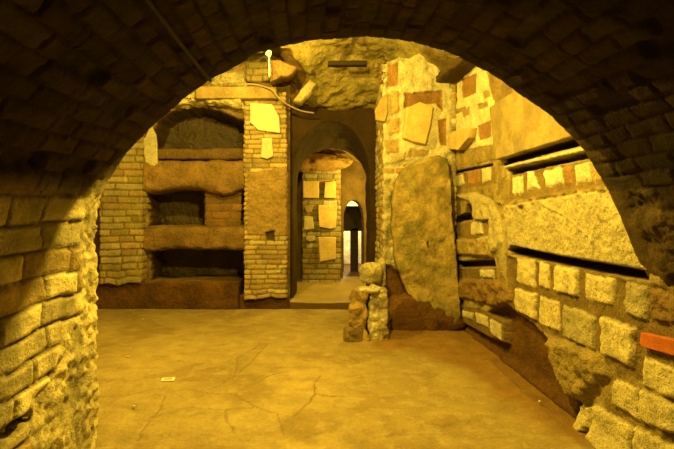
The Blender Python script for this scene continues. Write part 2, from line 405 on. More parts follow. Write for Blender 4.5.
YB = 7.62
S = Sheet(np.concatenate([np.arange(-3.6, -2.6, .03), np.arange(-2.6, -.30, .014)]), np.arange(-.05, 4.0, .014), ROCKB*1.1, 720)
S.rough(.05, 1.4, 4).rough(.015, 10, 3).mottle(.4, 3)
B = lambda *pts: [(at(*p, YB)[0], at(*p, YB)[2]) for p in pts]
S.poly(B((150,300),(150,252),(146,190),(146,150),(158,120),(175,109),(200,106),(225,112),(247,122),(247,300)), -.62, np.array((.06, .034, .012)), soft=.04, jag=.03, rough=.06, rsc=4)  # recess interior coloured much darker, shade put into the rock colour
S.poly(B((160,113),(175,103),(190,92),(247,86),(247,112),(235,112),(222,108),(200,103),(180,108)), .12, TUFA*1.1, soft=.05, jag=.03, rough=.10, rsc=9)  # strip coloured pale for the strong light on it
S.poly(B((208,86),(215,74),(235,70),(247,74),(247,86)), .05, TUFA*.9, soft=.04, jag=.03, rough=.04)
def bpos(u, v, h): return np.stack([u, YB-h, v], -1)
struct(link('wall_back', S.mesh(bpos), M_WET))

# ceiling: rough tufa, high in the middle, falling towards the back and the right wall
cxs = np.concatenate([np.arange(-3.7, -1.2, .05), np.arange(-1.2, 2.1, .02)])
cvs = np.concatenate([np.arange(0, 1.9, .018), np.arange(1.9, 5.8, .05)])
cprof = np.array([(7.95, 2.85), (7.75, 3.02), (7.35, 3.22), (6.9, 3.50), (6.45, 3.74), (5.8, 3.86), (4.5, 3.85), (2.3, 3.8)])
cl = np.concatenate([[0], np.cumsum(np.hypot(*np.diff(cprof, axis=0).T))])
S = Sheet(cxs, cvs, GREEN*.95, 760)
S.rough(.12, 1.6, 4).rough(.07, 5, 4).rough(.022, 18, 3)
S.mottle(.6, 2).mottle(.8, 1.9, ROCKB*.6, .05, .2).mottle(.4, 8, GREEN*1.25, .1, .2)
def cpos(u, v, h):
    Y = np.interp(v, cl, cprof[:, 0]); Z = np.interp(v, cl, cprof[:, 1])
    drop = .75*sst(.95, 2.0, u)**1.0*sst(0.2, 1.2, v) + .5*sst(-2.6, -3.6, u)
    Z = Z-drop+.62*(1-sst(-.62, -.2, u))*(1-sst(.6, 1.6, v))
    lo = sst(.0, .9, v)
    return np.stack([u, Y-h*.6*(1-lo), Z-h], -1)
S.poly([(-.62, .35), (-.2, .35), (-.02, .6), (-.05, 1.1), (-.2, 1.5), (-.62, 1.5)], -.14, ROCKB*.9, soft=.15, jag=.06, add=True, csoft=.05)  # hollow behind the spur coloured brown for the shadow there
struct(link('ceiling', S.mesh(cpos), M_ROCK))

# doorway wall with its arched passage: one relief sheet from the outer face through the soffit
def arch_pts(x0, x1, zs, za, n, zb=0.0):
    """outline from left foot over the crown to right foot"""
    xc, r = (x0+x1)/2, (x1-x0)/2
    t = np.linspace(0, 1, n); out = []
    Lh = zs-zb; La = math.pi/2*(r+(za-zs)); T = 2*Lh+La
    for q in t*T:
        if q < Lh: out.append((x0, zb+q))
        elif q < Lh+La:
            a = math.pi*(q-Lh)/La; out.append((xc-r*math.cos(a), zs+(za-zs)*math.sin(a)))
        else: out.append((x1, zs-(q-Lh-La)))
    return np.array(out)
def loft(name, rings, cols, seed, amp=.02, sub=None, mat=M_MAS):
    """rings: list of (n,3) arrays, joined into one sheet with noise along the sheet normal"""
    P = np.stack(rings, 1); n, m = P.shape[:2]
    du = np.gradient(P, axis=0); dv = np.gradient(P, axis=1); N = np.cross(du, dv); N /= np.linalg.norm(N, axis=-1, keepdims=True)+1e-9
    h = amp*fbm(P[..., 0], P[..., 1], P[..., 2], 3, 4, seed)+amp*.4*fbm(P[..., 0], P[..., 1], P[..., 2], 18, 3, seed+3)
    P = P+N*h[..., None]
    c = np.asarray(cols)*(1+.35*fbm(P[..., 0], P[..., 1], P[..., 2], 4, 4, seed+9))[..., None]
    return link(name, raw_mesh(P.reshape(-1, 3), gridfaces(n, m), c.reshape(-1, 3)), mat)
n = 170
o1 = arch_pts(-.27, .93, 1.98, 2.84, n); i1_ = arch_pts(-.22, .94, 1.95, 2.50, n, .05)
outer = np.array([(-.55, 0)]*n, float)
for j in range(n):
    x, z = o1[j]
    if z < 1.99: outer[j] = (-.6 if x < .3 else 1.3, z)
    else:
        a = math.atan2(z-1.7, x-.33); R = min(.93/max(abs(math.cos(a)), 1e-3), 2.0/max(math.sin(a), 1e-3)); outer[j] = (.33+R*math.cos(a), 1.7+R*math.sin(a))
r3 = lambda a, Y: np.stack([a[:, 0], np.full(len(a), Y), a[:, 1]], -1)
rings = [r3(outer, YB+.12)*(1-t)+r3(o1, YB+.12)*t for t in np.linspace(0, 1, 26)] + [r3(o1, YB+.12)*(1-t)+r3(i1_, 8.42)*t for t in np.linspace(.04, 1, 26)]
inn = np.array([(.36+(x-.36)*2.6, 1.2+(z-1.2)*1.9 if z > 1.2 else z) for x, z in i1_])
rings += [r3(i1_, 8.44)*(1-t)+r3(inn, 8.44)*t for t in np.linspace(.03, 1, 8)]
struct(loft('wall_doorway', rings, (.058, .033, .012), 800, .03))  # near-black colour holds the shadow of the arch soffit

# ------------------------------------------------------------------ rooms beyond the doorway
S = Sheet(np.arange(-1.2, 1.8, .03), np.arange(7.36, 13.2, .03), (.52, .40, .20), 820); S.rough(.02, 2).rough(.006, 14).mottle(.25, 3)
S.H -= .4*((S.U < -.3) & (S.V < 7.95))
S.C[S.V < 7.45] = SOIL*.8; S.C[(S.V >= 7.45) & (S.V < 10.3)] *= .8; S.C[S.V > 10.3] = SOIL*1.2  # step riser coloured dark for its shadow line
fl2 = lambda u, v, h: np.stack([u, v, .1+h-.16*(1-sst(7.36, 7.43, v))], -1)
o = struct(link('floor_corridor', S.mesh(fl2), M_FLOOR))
S = Sheet(np.arange(-1.3, 1.8, .025), np.arange(8.38, 10.2, .025), (.50, .36, .18), 830); S.rough(.09, 2.4, 4).rough(.02, 12).mottle(.4, 4)
struct(link('ceiling_corridor', S.mesh(lambda u, v, h: np.stack([u, v, 2.74-.12*(v-8.4)-.55*np.clip(np.abs(u-.36)/1.2, 0, 1)**2-h], -1)), M_ROCK))
def plainwall(name, a, b, z0, z1, col, seed, mat=M_ROCK, amp=.05, st=.04):
    a, b = np.array(a, float), np.array(b, float); L = np.hypot(*(b-a)); d = (b-a)/L; nn = np.array((-d[1], d[0]))
    S = Sheet(np.arange(0, L+st, st), np.arange(z0, z1, st), col, seed); S.rough(amp, 2, 4).rough(amp*.3, 12, 3).mottle(.35, 4)
    return struct(link(name, S.mesh(lambda u, v, h: np.stack([a[0]+d[0]*u+nn[0]*h, a[1]+d[1]*u+nn[1]*h, v], -1)), mat))
plainwall('wall_corridor_left', (-1.1, 10.1), (-1.1, 8.4), -.0, 2.9, ROCKB, 841)
plainwall('wall_corridor_right', (1.6, 8.4), (1.6, 10.1), -.0, 2.9, ROCKB*1.2, 842)
# back of the corridor with a low arch into the farther passage
a1 = arch_pts(.66, 1.08, 1.25, 1.66, 90, .05)
def outr(x, z):
    if z < 1.26: return (-1.2 if x < .87 else 1.7, z)
    a = math.atan2(z-1.2, x-.87); c, s_ = math.cos(a), math.sin(a)
    R = min((.83 if c > 0 else 2.07)/max(abs(c), 1e-3), 1.7/max(s_, 1e-3)); return (.87+R*c, 1.2+R*s_)
ob = np.array([outr(x, z) for x, z in a1])
rings = [r3(ob, 9.98)*(1-t)+r3(a1, 9.98)*t for t in np.linspace(0, 1, 22)] + [r3(a1, 9.98+.5*t) for t in np.linspace(.05, 1, 10)]
rings += [r3(a1, 10.5)*(1-t)+r3(ob, 10.5)*t for t in np.linspace(.05, 1, 8)]
struct(loft('wall_corridor_back', rings, (.22, .15, .07), 850, .025))
plainwall('wall_passage_left', (.35, 13), (.35, 10.4), 0, 2.9, LIME*.8, 861, amp=.03)
plainwall('wall_passage_right', (1.75, 10.4), (1.75, 13), 0, 2.9, LIME*.8, 862, amp=.03)
plainwall('wall_passage_back', (1.9, 12.6), (.2, 12.6), 0, 2.9, LIME, 863, amp=.03)
S = Sheet(np.arange(.2, 1.95, .05), np.arange(10.4, 12.9, .05), LIME*.9, 864); S.rough(.04, 2)
struct(link('ceiling_passage', S.mesh(lambda u, v, h: np.stack([u, v, 2.3-h], -1)), M_ROCK))

# ------------------------------------------------------------------ builders for things
def wrap(name, foot, z0, z1, sheetf, seed, zjag=.03, step=.014, mat=M_MAS, parent=None, topjag=.0):
    """free standing masonry: a relief strip round the footprint, closed above and below"""
    f = np.array(foot+[foot[0]], float); cl_ = np.concatenate([[0], np.cumsum(np.hypot(*np.diff(f, axis=0).T))])
    u = np.linspace(0, cl_[-1], int(cl_[-1]/step)); u = u[:-1]
    X, Y = np.interp(u, cl_, f[:, 0]), np.interp(u, cl_, f[:, 1])
    kk = np.ones(5)/5; pad = lambda a: np.convolve(np.concatenate([a[-2:], a, a[:2]]), kk, 'valid')
    X, Y = pad(X), pad(Y)
    gx = np.roll(X, -1)-np.roll(X, 1); gy = np.roll(Y, -1)-np.roll(Y, 1); gl = np.hypot(gx, gy); NX, NY = gy/gl, -gx/gl   # outward for ccw
    NX, NY = pad(NX), pad(NY); gl = np.hypot(NX, NY); NX, NY = NX/gl, NY/gl
    v = np.arange(0, z1-z0+step/2, step)
    S = Sheet(u, v, MORT, seed); sheetf(S)
    t = 1-np.clip(S.V/.35, 0, 1); t2 = 1-np.clip((z1-z0-S.V)/.3, 0, 1)
    Z = z0+S.V+zjag*fbm(S.U, S.V*0, 0, 7, 4, seed+2)*t+topjag*fbm(S.U, S.V*0, 3, 4, 4, seed+3)*t2
    P = np.stack([X[:, None]+NX[:, None]*S.H, Y[:, None]+NY[:, None]*S.H, Z], -1)
    n, m = S.U.shape
    faces = gridfaces(n, m, True)
    V = P.reshape(-1, 3); C = S.C.reshape(-1, 3)
    cb, ct = P[:, 0].mean(0), P[:, -1].mean(0)
    V = np.vstack([V, [cb, ct]]); C = np.vstack([C, [MORT*.6, MORT]])
    i = np.arange(n); i2 = (i+1) % n
    cap1 = np.stack([i2*m, i*m, np.full(n, n*m)], -1); cap2 = np.stack([i*m+m-1, i2*m+m-1, np.full(n, n*m+1)], -1)
    me = bpy.data.meshes.new('m')
    nq, nt_ = len(faces), 2*n
    me.vertices.add(len(V)); me.vertices.foreach_set('co', V.astype(np.float32).ravel())
    me.loops.add(nq*4+nt_*3); me.loops.foreach_set('vertex_index', np.concatenate([faces.ravel(), cap1.ravel(), cap2.ravel()]).astype(np.int32))
    me.polygons.add(nq+nt_); me.polygons.foreach_set('loop_start', np.concatenate([np.arange(0, nq*4, 4), nq*4+np.arange(0, nt_*3, 3)]).astype(np.int32))
    me.update(calc_edges=True); me.validate()
    a = me.color_attributes.new('col', 'FLOAT_COLOR', 'POINT'); Cc = np.ones((len(V), 4), np.float32); Cc[:, :3] = np.clip(C*.82, .004, .95); a.data.foreach_set('color', Cc.ravel())
    me.polygons.foreach_set('use_smooth', [True]*len(me.polygons))
    o = link(name, me, mat, parent)
    return place(o, (float(X.mean()), float(Y.mean()), z0)) if not parent else o

def stone(name, c, r, seed, col, amp=.12, e=3.0, mat=M_ROCK, parent=None, n=64, rsc=1.0, rot=0, cvar=.3, flatten=None):
    """weathered block: a superellipsoid with fractal relief, from a cobble to a squared boulder"""
    th = np.linspace(0, 2*math.pi, n, endpoint=False); ph = np.linspace(-math.pi/2+.02, math.pi/2-.02, n//2)
    T, Pn = np.meshgrid(th, ph, indexing='ij')
    dx, dy, dz = np.cos(Pn)*np.cos(T), np.cos(Pn)*np.sin(T), np.sin(Pn)
    q = (np.abs(dx)**e+np.abs(dy)**e+np.abs(dz)**e)**(-1/e)
    x, y, z = dx*q*r[0], dy*q*r[1], dz*q*r[2]
    f = 1+amp*fbm(x+c[0], y, z, 3.0*rsc/max(min(r), .05)**.5, 4, seed)+amp*.35*fbm(x, y, z+5, 30*rsc, 3, seed+4)
    x, y, z = x*f, y*f, z*f
    cr, sr = math.cos(rot), math.sin(rot); x, y = x*cr-y*sr, x*sr+y*cr
    if flatten is not None: z = np.maximum(z, flatten-c[2])
    P = np.stack([x+c[0], y+c[1], z+c[2]], -1)
    C = np.asarray(col)*(1+cvar*fbm(x, y, z, 9, 4, seed+7))[..., None]
    nn, m = T.shape; faces = gridfaces(nn, m, True).tolist()
    faces += [[(nn-1-i)*m for i in range(nn)], [i*m+m-1 for i in range(nn)]]
    o = link(name, raw_mesh(P.reshape(-1, 3), faces, C.reshape(-1, 3)), mat, parent)
    if not parent: place(o, (c[0], c[1], c[2]-r[2]))
    return o

def slab(name, outline, inward, thick, seed, col, jag=.006, amp=.006, rsc=8, parent=None, mat=M_SLAB, rings=14, cvar=.18, res=.012, cols=None, bev=.006):
    """flat irregular stone: outline = 3-D points of the front face, inward = vector towards the wall"""
    O = np.array(outline, float); nI = np.array(inward, float); nI /= np.linalg.norm(nI)
    ctr = O.mean(0)
    pts = []
    for a, b in zip(O, np.roll(O, -1, 0)):
        k_ = max(2, int(np.linalg.norm(b-a)/res)); pts += [a+(b-a)*t for t in np.arange(k_)/k_]
    R = np.array(pts); nR = len(R)
    jit = jag*fbm(R[:, 0], R[:, 1], R[:, 2], 12, 3, seed)
    dirs = R-ctr; dl = np.linalg.norm(dirs, axis=1, keepdims=True); R = R+dirs/dl*jit[:, None]
    # smooth the corners slightly
    R = (np.roll(R, 1, 0)+2*R+np.roll(R, -1, 0))/4
    V = []; 
    back = R+nI*thick
    V.append(back); V.append(R+nI*bev)
    d2 = (ctr-R)
    dn = np.linalg.norm(d2, axis=1, keepdims=True)
    R1 = R+d2/dn*bev
    V.append(R1)
    for t in np.linspace(0, 1, rings)[1:-1]: V.append(R1+(ctr-R1)*t)
    V.append(R1+(ctr-R1)*.97)
    A = np.stack(V, 1)                                   # nR, m, 3
    h = amp*fbm(A[..., 0], A[..., 1], A[..., 2], rsc, 4, seed+2)
    wgt = np.ones(A.shape[1]); wgt[0] = 0
    A = A-nI*(h*wgt)[..., None]
    m = A.shape[1]; f = gridfaces(nR, m, True).tolist(); f += [[i*m for i in range(nR)][::-1], [i*m+m-1 for i in range(nR)]]
    base = np.asarray(col)*np.ones(A.shape)
    if cols is not None:
        kk = sst(.0, .25, fbm(A[..., 0], A[..., 1], A[..., 2], 4, 4, seed+31))[..., None]; base = base*(1-kk)+np.asarray(cols)*kk
    C = base*(1+cvar*fbm(A[..., 0], A[..., 1], A[..., 2], 10, 4, seed+5))[..., None]
    me = raw_mesh(A.reshape(-1, 3), f, C.reshape(-1, 3))
    o = link(name, me, mat, parent)
    if parent is None: place(o, tuple(float(q) for q in (ctr[0], ctr[1], O[:, 2].min())))
    return o

def tube(name, pts, r, mat, parent=None, res=8):
    P = np.array(pts, float)
    # Catmull-Rom resample
    out = []
    ext = np.vstack([2*P[0]-P[1], P, 2*P[-1]-P[-2]])
    for i in range(1, len(ext)-2):
        for t in np.linspace(0, 1, 7)[:-1]:
            a, b, c, d = ext[i-1], ext[i], ext[i+1], ext[i+2]
            out.append(.5*((2*b)+(c-a)*t+(2*a-5*b+4*c-d)*t*t+(3*b-a-3*c+d)*t**3))
    out.append(P[-1]); Q = np.array(out)
    T = np.gradient(Q, axis=0); T /= np.linalg.norm(T, axis=1, keepdims=True)
    ref = np.array((0.3, .2, 1.0)); A = np.cross(T, ref); A /= np.linalg.norm(A, axis=1, keepdims=True); Bn = np.cross(T, A)
    th = np.linspace(0, 2*math.pi, res, endpoint=False)
    G = Q[None]+r*(np.cos(th)[:, None, None]*A[None]+np.sin(th)[:, None, None]*Bn[None])
    m = len(Q); f = gridfaces(res, m, True).tolist(); f += [[i*m for i in range(res)][::-1], [i*m+m-1 for i in range(res)]]
    o = link(name, raw_mesh(G.reshape(-1, 3), f, np.ones((res*m, 3))*.4), mat, parent)
    if not parent: place(o, tuple(float(q) for q in Q.min(0)))
    return o
def box_mesh(b, bev=.004):
    x0, x1, y0, y1, z0, z1 = b
    bm = bmesh.new(); bmesh.ops.create_cube(bm, size=1)
    for v in bm.verts: v.co = ((x0+x1)/2+v.co.x*(x1-x0), (y0+y1)/2+v.co.y*(y1-y0), (z0+z1)/2+v.co.z*(z1-z0))
    bmesh.ops.bevel(bm, geom=bm.edges[:], offset=bev, segments=2, affect='EDGES')
    me = bpy.data.meshes.new('m'); bm.to_mesh(me); bm.free(); return me

# ------------------------------------------------------------------ the two brick piers of the back wall
def left_pier(S):
    S.rough(.012, 3, 3)
    S.courses(1.0, .10, .33, .016, .022, [TUFA*.8, TILE*.85, GREEN*1.2, TUFA*.9, TILE*.75], 61)
    S.mottle(.3, 3).mottle(.5, 2, GREEN, .1, .2).rough(.006, 20)
o = wrap('brick_pier', [(-3.13, 7.42), (-2.49, 7.42), (-2.49, 8.1), (-3.13, 8.1)], .38, 3.35, left_pier, 62, zjag=.05)
prop(o, 'broad yellowish brick pier left of the burial recesses, overhanging the brown rock plinth', 'pier')
def mid_pier(S):
    S.rough(.012, 3, 3)
    S.courses(1.0, .072, .24, .013, .02, [TILE*1.05, TILE*1.15, TILE*.8, TUFA*1.05, TILE*.9], 71, base=MORT*1.1)
    S.poly([(.04, .95), (.74, .95), (.74, 1.98), (.04, 1.9)], .004, MORT*1.7, soft=.02, jag=.06, rough=.02)   # plaster rendering over the middle
    S.poly([(.32, 1.00), (.46, 1.02), (.46, .85), (.34, .88)], -.06, MORT*.5, soft=.03, jag=.02)                     # hole
    S.mottle(.25, 3).rough(.005, 20)
o = wrap('brick_pier', [(-.98, 7.40), (-.345, 7.40), (-.345, 8.1), (-.98, 8.1)], .15, 3.22, mid_pier, 72, zjag=.05)
prop(o, 'tall narrow brick pier between burial recesses and doorway, two pale slabs near its top', 'pier')
o = wrap('brick_pier', [(-.95, 7.46), (-.60, 7.46), (-.60, 8.0), (-.95, 8.0)], 3.40, 3.95, left_pier, 73, zjag=.01)
prop(o, 'short dark square pier stub standing on the horizontal beam under the ceiling', 'pier')

# lower rock plinth under the recesses and the foot of the middle pier
def soil(S): S.rough(.05, 1.7, 4).rough(.012, 12, 3); S.C[:] = SOIL*1.35; S.mottle(.35, 3)
o = wrap('rock_plinth', [(-3.45, 7.50), (-1.07, 7.52), (-1.07, 8.1), (-3.45, 8.1)], -.05, .40, soil, 81, zjag=0, topjag=.06, step=.02, mat=M_ROCK)
prop(o, 'low brown rock plinth along the foot of the back wall, below the lowest recess', 'rock plinth')
o = wrap('pier_footing', [(-1.07, 7.50), (-.33, 7.49), (-.31, 8.05), (-1.07, 8.05)], -.05, .20, soil, 82, zjag=0, step=.02, mat=M_ROCK)
prop(o, 'dark earth footing under the tall narrow brick pier beside the doorway', 'footing')

def shelf(name, x0, x1, z0, z1, y0, y1, seed, col, label, amp=.045, mat=M_ROCK, sag=0, e=.38, cat='rock shelf'):
    """rounded rock shelf left between two burial recesses"""
    u = np.arange(x0, x1+.02, .02); th = np.linspace(0, 2*math.pi, 72, endpoint=False)
    U, T = np.meshgrid(u, th, indexing='ij'); cy, cz, ry_, rz_ = (y0+y1)/2, (z0+z1)/2, (y1-y0)/2, (z1-z0)/2
    cyy = np.sign(np.cos(T))*np.abs(np.cos(T))**e; czz = np.sign(np.sin(T))*np.abs(np.sin(T))**e
    Y = cy+ry_*cyy; Z = cz+rz_*czz
    h = amp*fbm(U, Y, Z, 2.2, 4, seed)+amp*.35*fbm(U, Y, Z, 14, 3, seed+3)
    Y = Y+h*np.cos(T); Z = Z+h*np.sin(T)+sag*fbm(U, U*0, 0, 1.6, 2, seed+8)*(np.sin(T) < 0)
    P = np.stack([U, Y, Z], -1); n_, m_ = U.shape
    F_ = gridfaces(m_, n_, True)
    P = P.transpose(1, 0, 2)
    C = np.asarray(col)*(1+.45*fbm(P[..., 0], P[..., 1], P[..., 2], 4, 4, seed+5))[..., None]
    f = F_.tolist()+[[i*n_ for i in range(m_)][::-1], [i*n_+n_-1 for i in range(m_)]]
    o = link(name, raw_mesh(P.reshape(-1, 3), f, C.reshape(-1, 3)), mat)
    place(o, ((x0+x1)/2, cy, z0)); prop(o, label, cat); return o
RS = np.array((.29, .185, .075))
shelf('rock_shelf', -2.5, -.98, .85, 1.22, 7.46, 8.2, 91, RS*.85, 'reddish brown rounded rock shelf over the lowest burial recess, between the two brick piers', sag=.04)
shelf('rock_shelf', -2.5, -.98, 1.72, 2.23, 7.48, 8.2, 92, RS, 'thick tan rock shelf with wavy underside, over the middle burial recess', sag=.16)
shelf('rock_shelf', -2.5, -.98, 2.26, 2.44, 7.86, 8.2, 93, RS*.7, 'dark set back rock sill inside the topmost burial recess', amp=.03)

# masonry closing part of the middle recess
def dkm(S): S.courses(1.0, .12, .34, .014, .02, [BRK*.9, ROCKB, BRK*1.1], 95); S.rough(.01, 10)
o = wrap('masonry_block', [(-1.62, 7.66), (-1.05, 7.66), (-1.05, 8.1), (-1.62, 8.1)], 1.2, 1.76, dkm, 96, zjag=0)
prop(o, 'dark brick blocking in the right half of the middle burial recess', 'masonry')

# horizontal beam
shelf('stone_beam', at(196, 90, 7.3)[0], at(276, 90, 7.3)[0], at(0, 99, 7.3)[2], at(0, 86, 7.3)[2], 7.28, 7.62, 96, TILE*.95, 'long tan horizontal beam across the top of the recesses and the narrow brick pier', amp=.02, e=.18, cat='beam', mat=M_MAS)
shelf('rock_lip', -2.3, -1.02, 2.99, 3.22, 7.36, 7.8, 90, TUFA*1.15, 'craggy damp rock lip over the topmost burial recess, under the left end of the beam', amp=.11, mat=M_WET, e=.6, sag=.1, cat='rock')  # pale colour repeats the strong light on this strip
# jutting rock by the small lamp
o = slab('rock_spur', [at(270,60,6.9), at(280,60,6.85), at(298,67,6.8), at(292,75,6.8), at(280,77,6.85), at(270,82,6.9)], (0, 1, .1), .5, 97, ROCKB*1.35, jag=.03, amp=.05, rsc=5, rings=20, mat=M_ROCK, bev=.02)
prop(o, 'jutting angular brown rock spur beside the small lamp, under the ceiling', 'rock')
o = slab('rock_spur', [at(293,101,7.2), at(300,90,7.2), at(310,80,7.15), at(316,84,7.15), at(308,95,7.2), at(300,103,7.2)], (0, 1, 0), .35, 98, TUFA, jag=.03, amp=.04, rsc=6, rings=18, mat=M_ROCK, bev=.02)  # pale rib added where a patch of light falls on the rock
prop(o, 'narrow rock rib coloured pale as a light patch above the left of the doorway arch', 'rock')
o = link('slot_bar', box_mesh((*(at(q, 0, 6.6)[0] for q in (328, 367)), 6.55, 6.66, at(0, 66, 6.6)[2], at(0, 61.5, 6.6)[2]), .006), M_DARK)  # dark bar added in place of the slot in the ceiling
place(o, (.5, 6.6, at(0, 66, 6.6)[2])); prop(o, 'short dark bar standing in for the slot in the ceiling rock above the doorway', 'bar')
# rock jamb at the left edge, its lit face put into a pale colour
o = slab('clay_tile', [at(151,124,7.5), at(156,135,7.5), at(158,168,7.5), at(146,168,7.5), at(143,142,7.5)], (0, 1, 0), .06, 99, LIME*.85, mat=M_MAS, jag=.015, amp=.015)
prop(o, 'pale pointed slab for the lit rock jamb, top left of the burial recesses', 'tile')

# slabs on the middle pier
Yp = 7.36
o = slab('marble_slab', [at(x, y, Yp) for x, y in ((250,103),(272,104),(279,117),(280,133),(258,130),(250,122))], (0, 1, 0), .05, 101, LIME*1.15, jag=.008)
prop(o, 'largest pale marble slab, with clipped corners, fixed near the top of the narrow brick pier', 'slab')
o = slab('marble_slab', [at(x, y, Yp) for x, y in ((262,138),(272,138),(273,156),(267,159),(261,157))], (0, 1, 0), .05, 102, LIME*.95, jag=.006)
prop(o, 'small upright pale slab just below the large clipped slab on the narrow brick pier', 'slab')

# ------------------------------------------------------------------ masonry corner left of the right wall
YC = 6.3
def corner(S):
    # u: starts at (0.92, YC) going right along the front; front spans 0..0.95
    S.rough(.02, 2.5, 4).rough(.008, 14, 3)
    S.courses(1.0, .085, .26, .015, .018, [TILE*.95, TUFA, TILE*.85, LIME, BRK*1.4], 111, base=LIME*.9)
    x0 = .92
    Q = lambda *pts: [(at(*p, YC)[0]-x0, at(*p, YC)[2]+.1) for p in pts]
    S.poly(Q((378,55),(450,50),(452,160),(380,165)), .01, LIME*.95, soft=.03, jag=.02, rough=.03, rsc=12)
    for q, c, h in ((((387,61),(398,60),(398,86),(386,88)), BRK*1.35, .01), (((389,91),(398,90),(400,113),(390,116)), TILE*1.05, .025), (((404,93),(442,90),(443,113),(436,104),(404,108)), BRK*1.1, -.02),
                 (((437,120),(446,118),(447,146),(440,146)), BRK*1.2, -.01), (((386,120),(399,118),(400,133),(388,136)), TILE, .02), (((384,140),(398,138),(398,153),(386,154)), TILE*.95, .03),
                 (((390,155),(405,152),(405,160),(391,163)), TUFA, .03), (((410,148),(430,150),(428,156),(405,158)), TILE*.8, .01)):
        S.poly(Q(*q), h, c, soft=.015, jag=.012, rough=.01)
    S.poly(Q((380,70),(385,70),(385,78),(380,78)), -.07, MORT*.4, soft=.02, jag=.01)
    S.poly([(-.1, -.1), (1.0, -.1), (1.0, .82), (.25, .78), (-.1, 1.05)], -.07, SOIL*1.7, soft=.06, jag=.05, rough=.05, rsc=4)
    S.poly(Q((381,180),(392,178),(392,270),(381,265)), .0, TUFA*.85, soft=.03, jag=.03, rough=.06, rsc=9)
    S.mottle(.2, 4)
o = wrap('masonry_corner', [(.92, YC), (1.86, YC), (1.86, 7.9), (1.02, 7.9), (.98, 7.0)], -.1, 3.42, corner, 112, zjag=0, topjag=.12)
prop(o, 'rough brick and lime mortar corner pier right of the doorway, behind the leaning slab', 'pier')

# large leaning slab
pts = [(392,225),(393,196),(397,180),(405,168),(420,160),(438,155),(448,159),(451,180),(453,215),(456,245),(459,285),(461,318),(452,327),(443,326),(438,316),(430,303),(417,303),(408,294),(402,278),(396,262)]
def lean(p):
    z = EYE+(CY-p[1])*6.12/F; Yl = 6.02+.12*np.clip(z/2.2, 0, 1); return at(p[0], p[1], Yl)
o = slab('stone_slab', [lean(p) for p in pts], (0, 1, .02), .13, 121, PLAS*1.05, jag=.025, amp=.05, rsc=4, rings=40, cols=GREEN*.8, cvar=.6, mat=M_PLASTER, bev=.02)
prop(o, 'large rounded greenish plastered slab leaning upright at the corner of the right wall', 'slab')
o = slab('clay_tile', [at(x, y, 6.21) for x, y in ((407,108),(420,102),(434,106),(431,125),(426,144),(414,142),(403,138))], (.04, 1, -.1), .08, 122, TILE*1.25, jag=.006, amp=.004)
o.rotation_euler = (0.0, 0, .12); prop(o, 'tilted tan tile projecting from the lime mortar above the large leaning slab', 'tile')
o = slab('clay_tile', [at(x, y, 6.24) for x, y in ((383,96),(388,92),(388,112),(385,122),(376,120),(375,110))], (.0, 1, 0), .07, 123, TILE*.75, jag=.006)
prop(o, 'weathered tile on the outer left edge of the masonry corner, next to the doorway', 'tile')
for i, (px_, py_, r_) in enumerate(((377,66,.035), (381,73,.03), (376,76,.03), (384,62,.025), (381,82,.03))):
    o = stone('cobble', at(px_, py_, 6.25), (r_, r_, r_), 130+i, ROCKB*1.1, amp=.2, e=2, n=20)
    prop(o, ('second small round stone from the top', 'middle small round stone', 'leftmost small round stone', 'topmost small round stone', 'lowest small round stone')[i]+' of the cluster right above the doorway side tile', 'stone', 'small round stones in the masonry corner')
# rock foot below the leaning slab
o = stone('earth_mound', (1.40, 6.24, .12), (.55, .26, .32), 140, SOIL*1.6, amp=.22, e=2.4)
prop(o, 'low reddish brown rock mound under the large leaning slab', 'rock')

# ------------------------------------------------------------------ broken masonry stub by the doorway
t = empty('masonry_stub', (.66, 5.72, 0))
prop(t, 'broken stub of pale rubble masonry standing on the floor beside the doorway', 'masonry')
def inv(o): o.matrix_parent_inverse = t.matrix_world.inverted(); return o
def rub(k):
    def f(S): S.rough(.05, 5, 4).rough(.03, 16, 3); S.C[:] = (MORT*1.9, TUFA*1.0)[k]; S.mottle(.6, 12, MORT*.7, .1, .1).mottle(.6, 6, LIME, .2, .1)
    return f
inv(wrap('rubble_block', [(.45, 5.58), (.64, 5.56), (.65, 5.84), (.46, 5.84)], -.02, .56, rub(0), 151, zjag=0, topjag=.07, step=.01, parent=t, mat=M_ROCK))
inv(wrap('rubble_block', [(.67, 5.58), (.86, 5.60), (.87, 5.84), (.67, 5.84)], -.02, .62, rub(1), 152, zjag=0, topjag=.07, step=.01, parent=t, mat=M_ROCK))
inv(stone('base_rubble', (.50, 5.66, .07), (.13, .13, .12), 153, MORT*1.2, amp=.25, e=2.4, parent=t))
inv(stone('cap_stone', (.66, 5.66, .575), (.12, .12, .035), 154, LIME*.8, amp=.25, e=2.6, parent=t))
o = stone('tufa_boulder', (.70, 5.74, .755), (.10, .11, .12), 156, TUFA*.95, amp=.38, e=4, rsc=.8, rot=.5)
prop(o, 'rounded pale stone lump lying on top of the broken masonry stub', 'stone')
o = stone('tufa_boulder', (.83, 5.85, .72), (.05, .08, .16), 157, TUFA*.7, amp=.4, e=4, rsc=.8)
prop(o, 'smaller stone wedged behind the rounded pale lump on the masonry stub', 'stone')

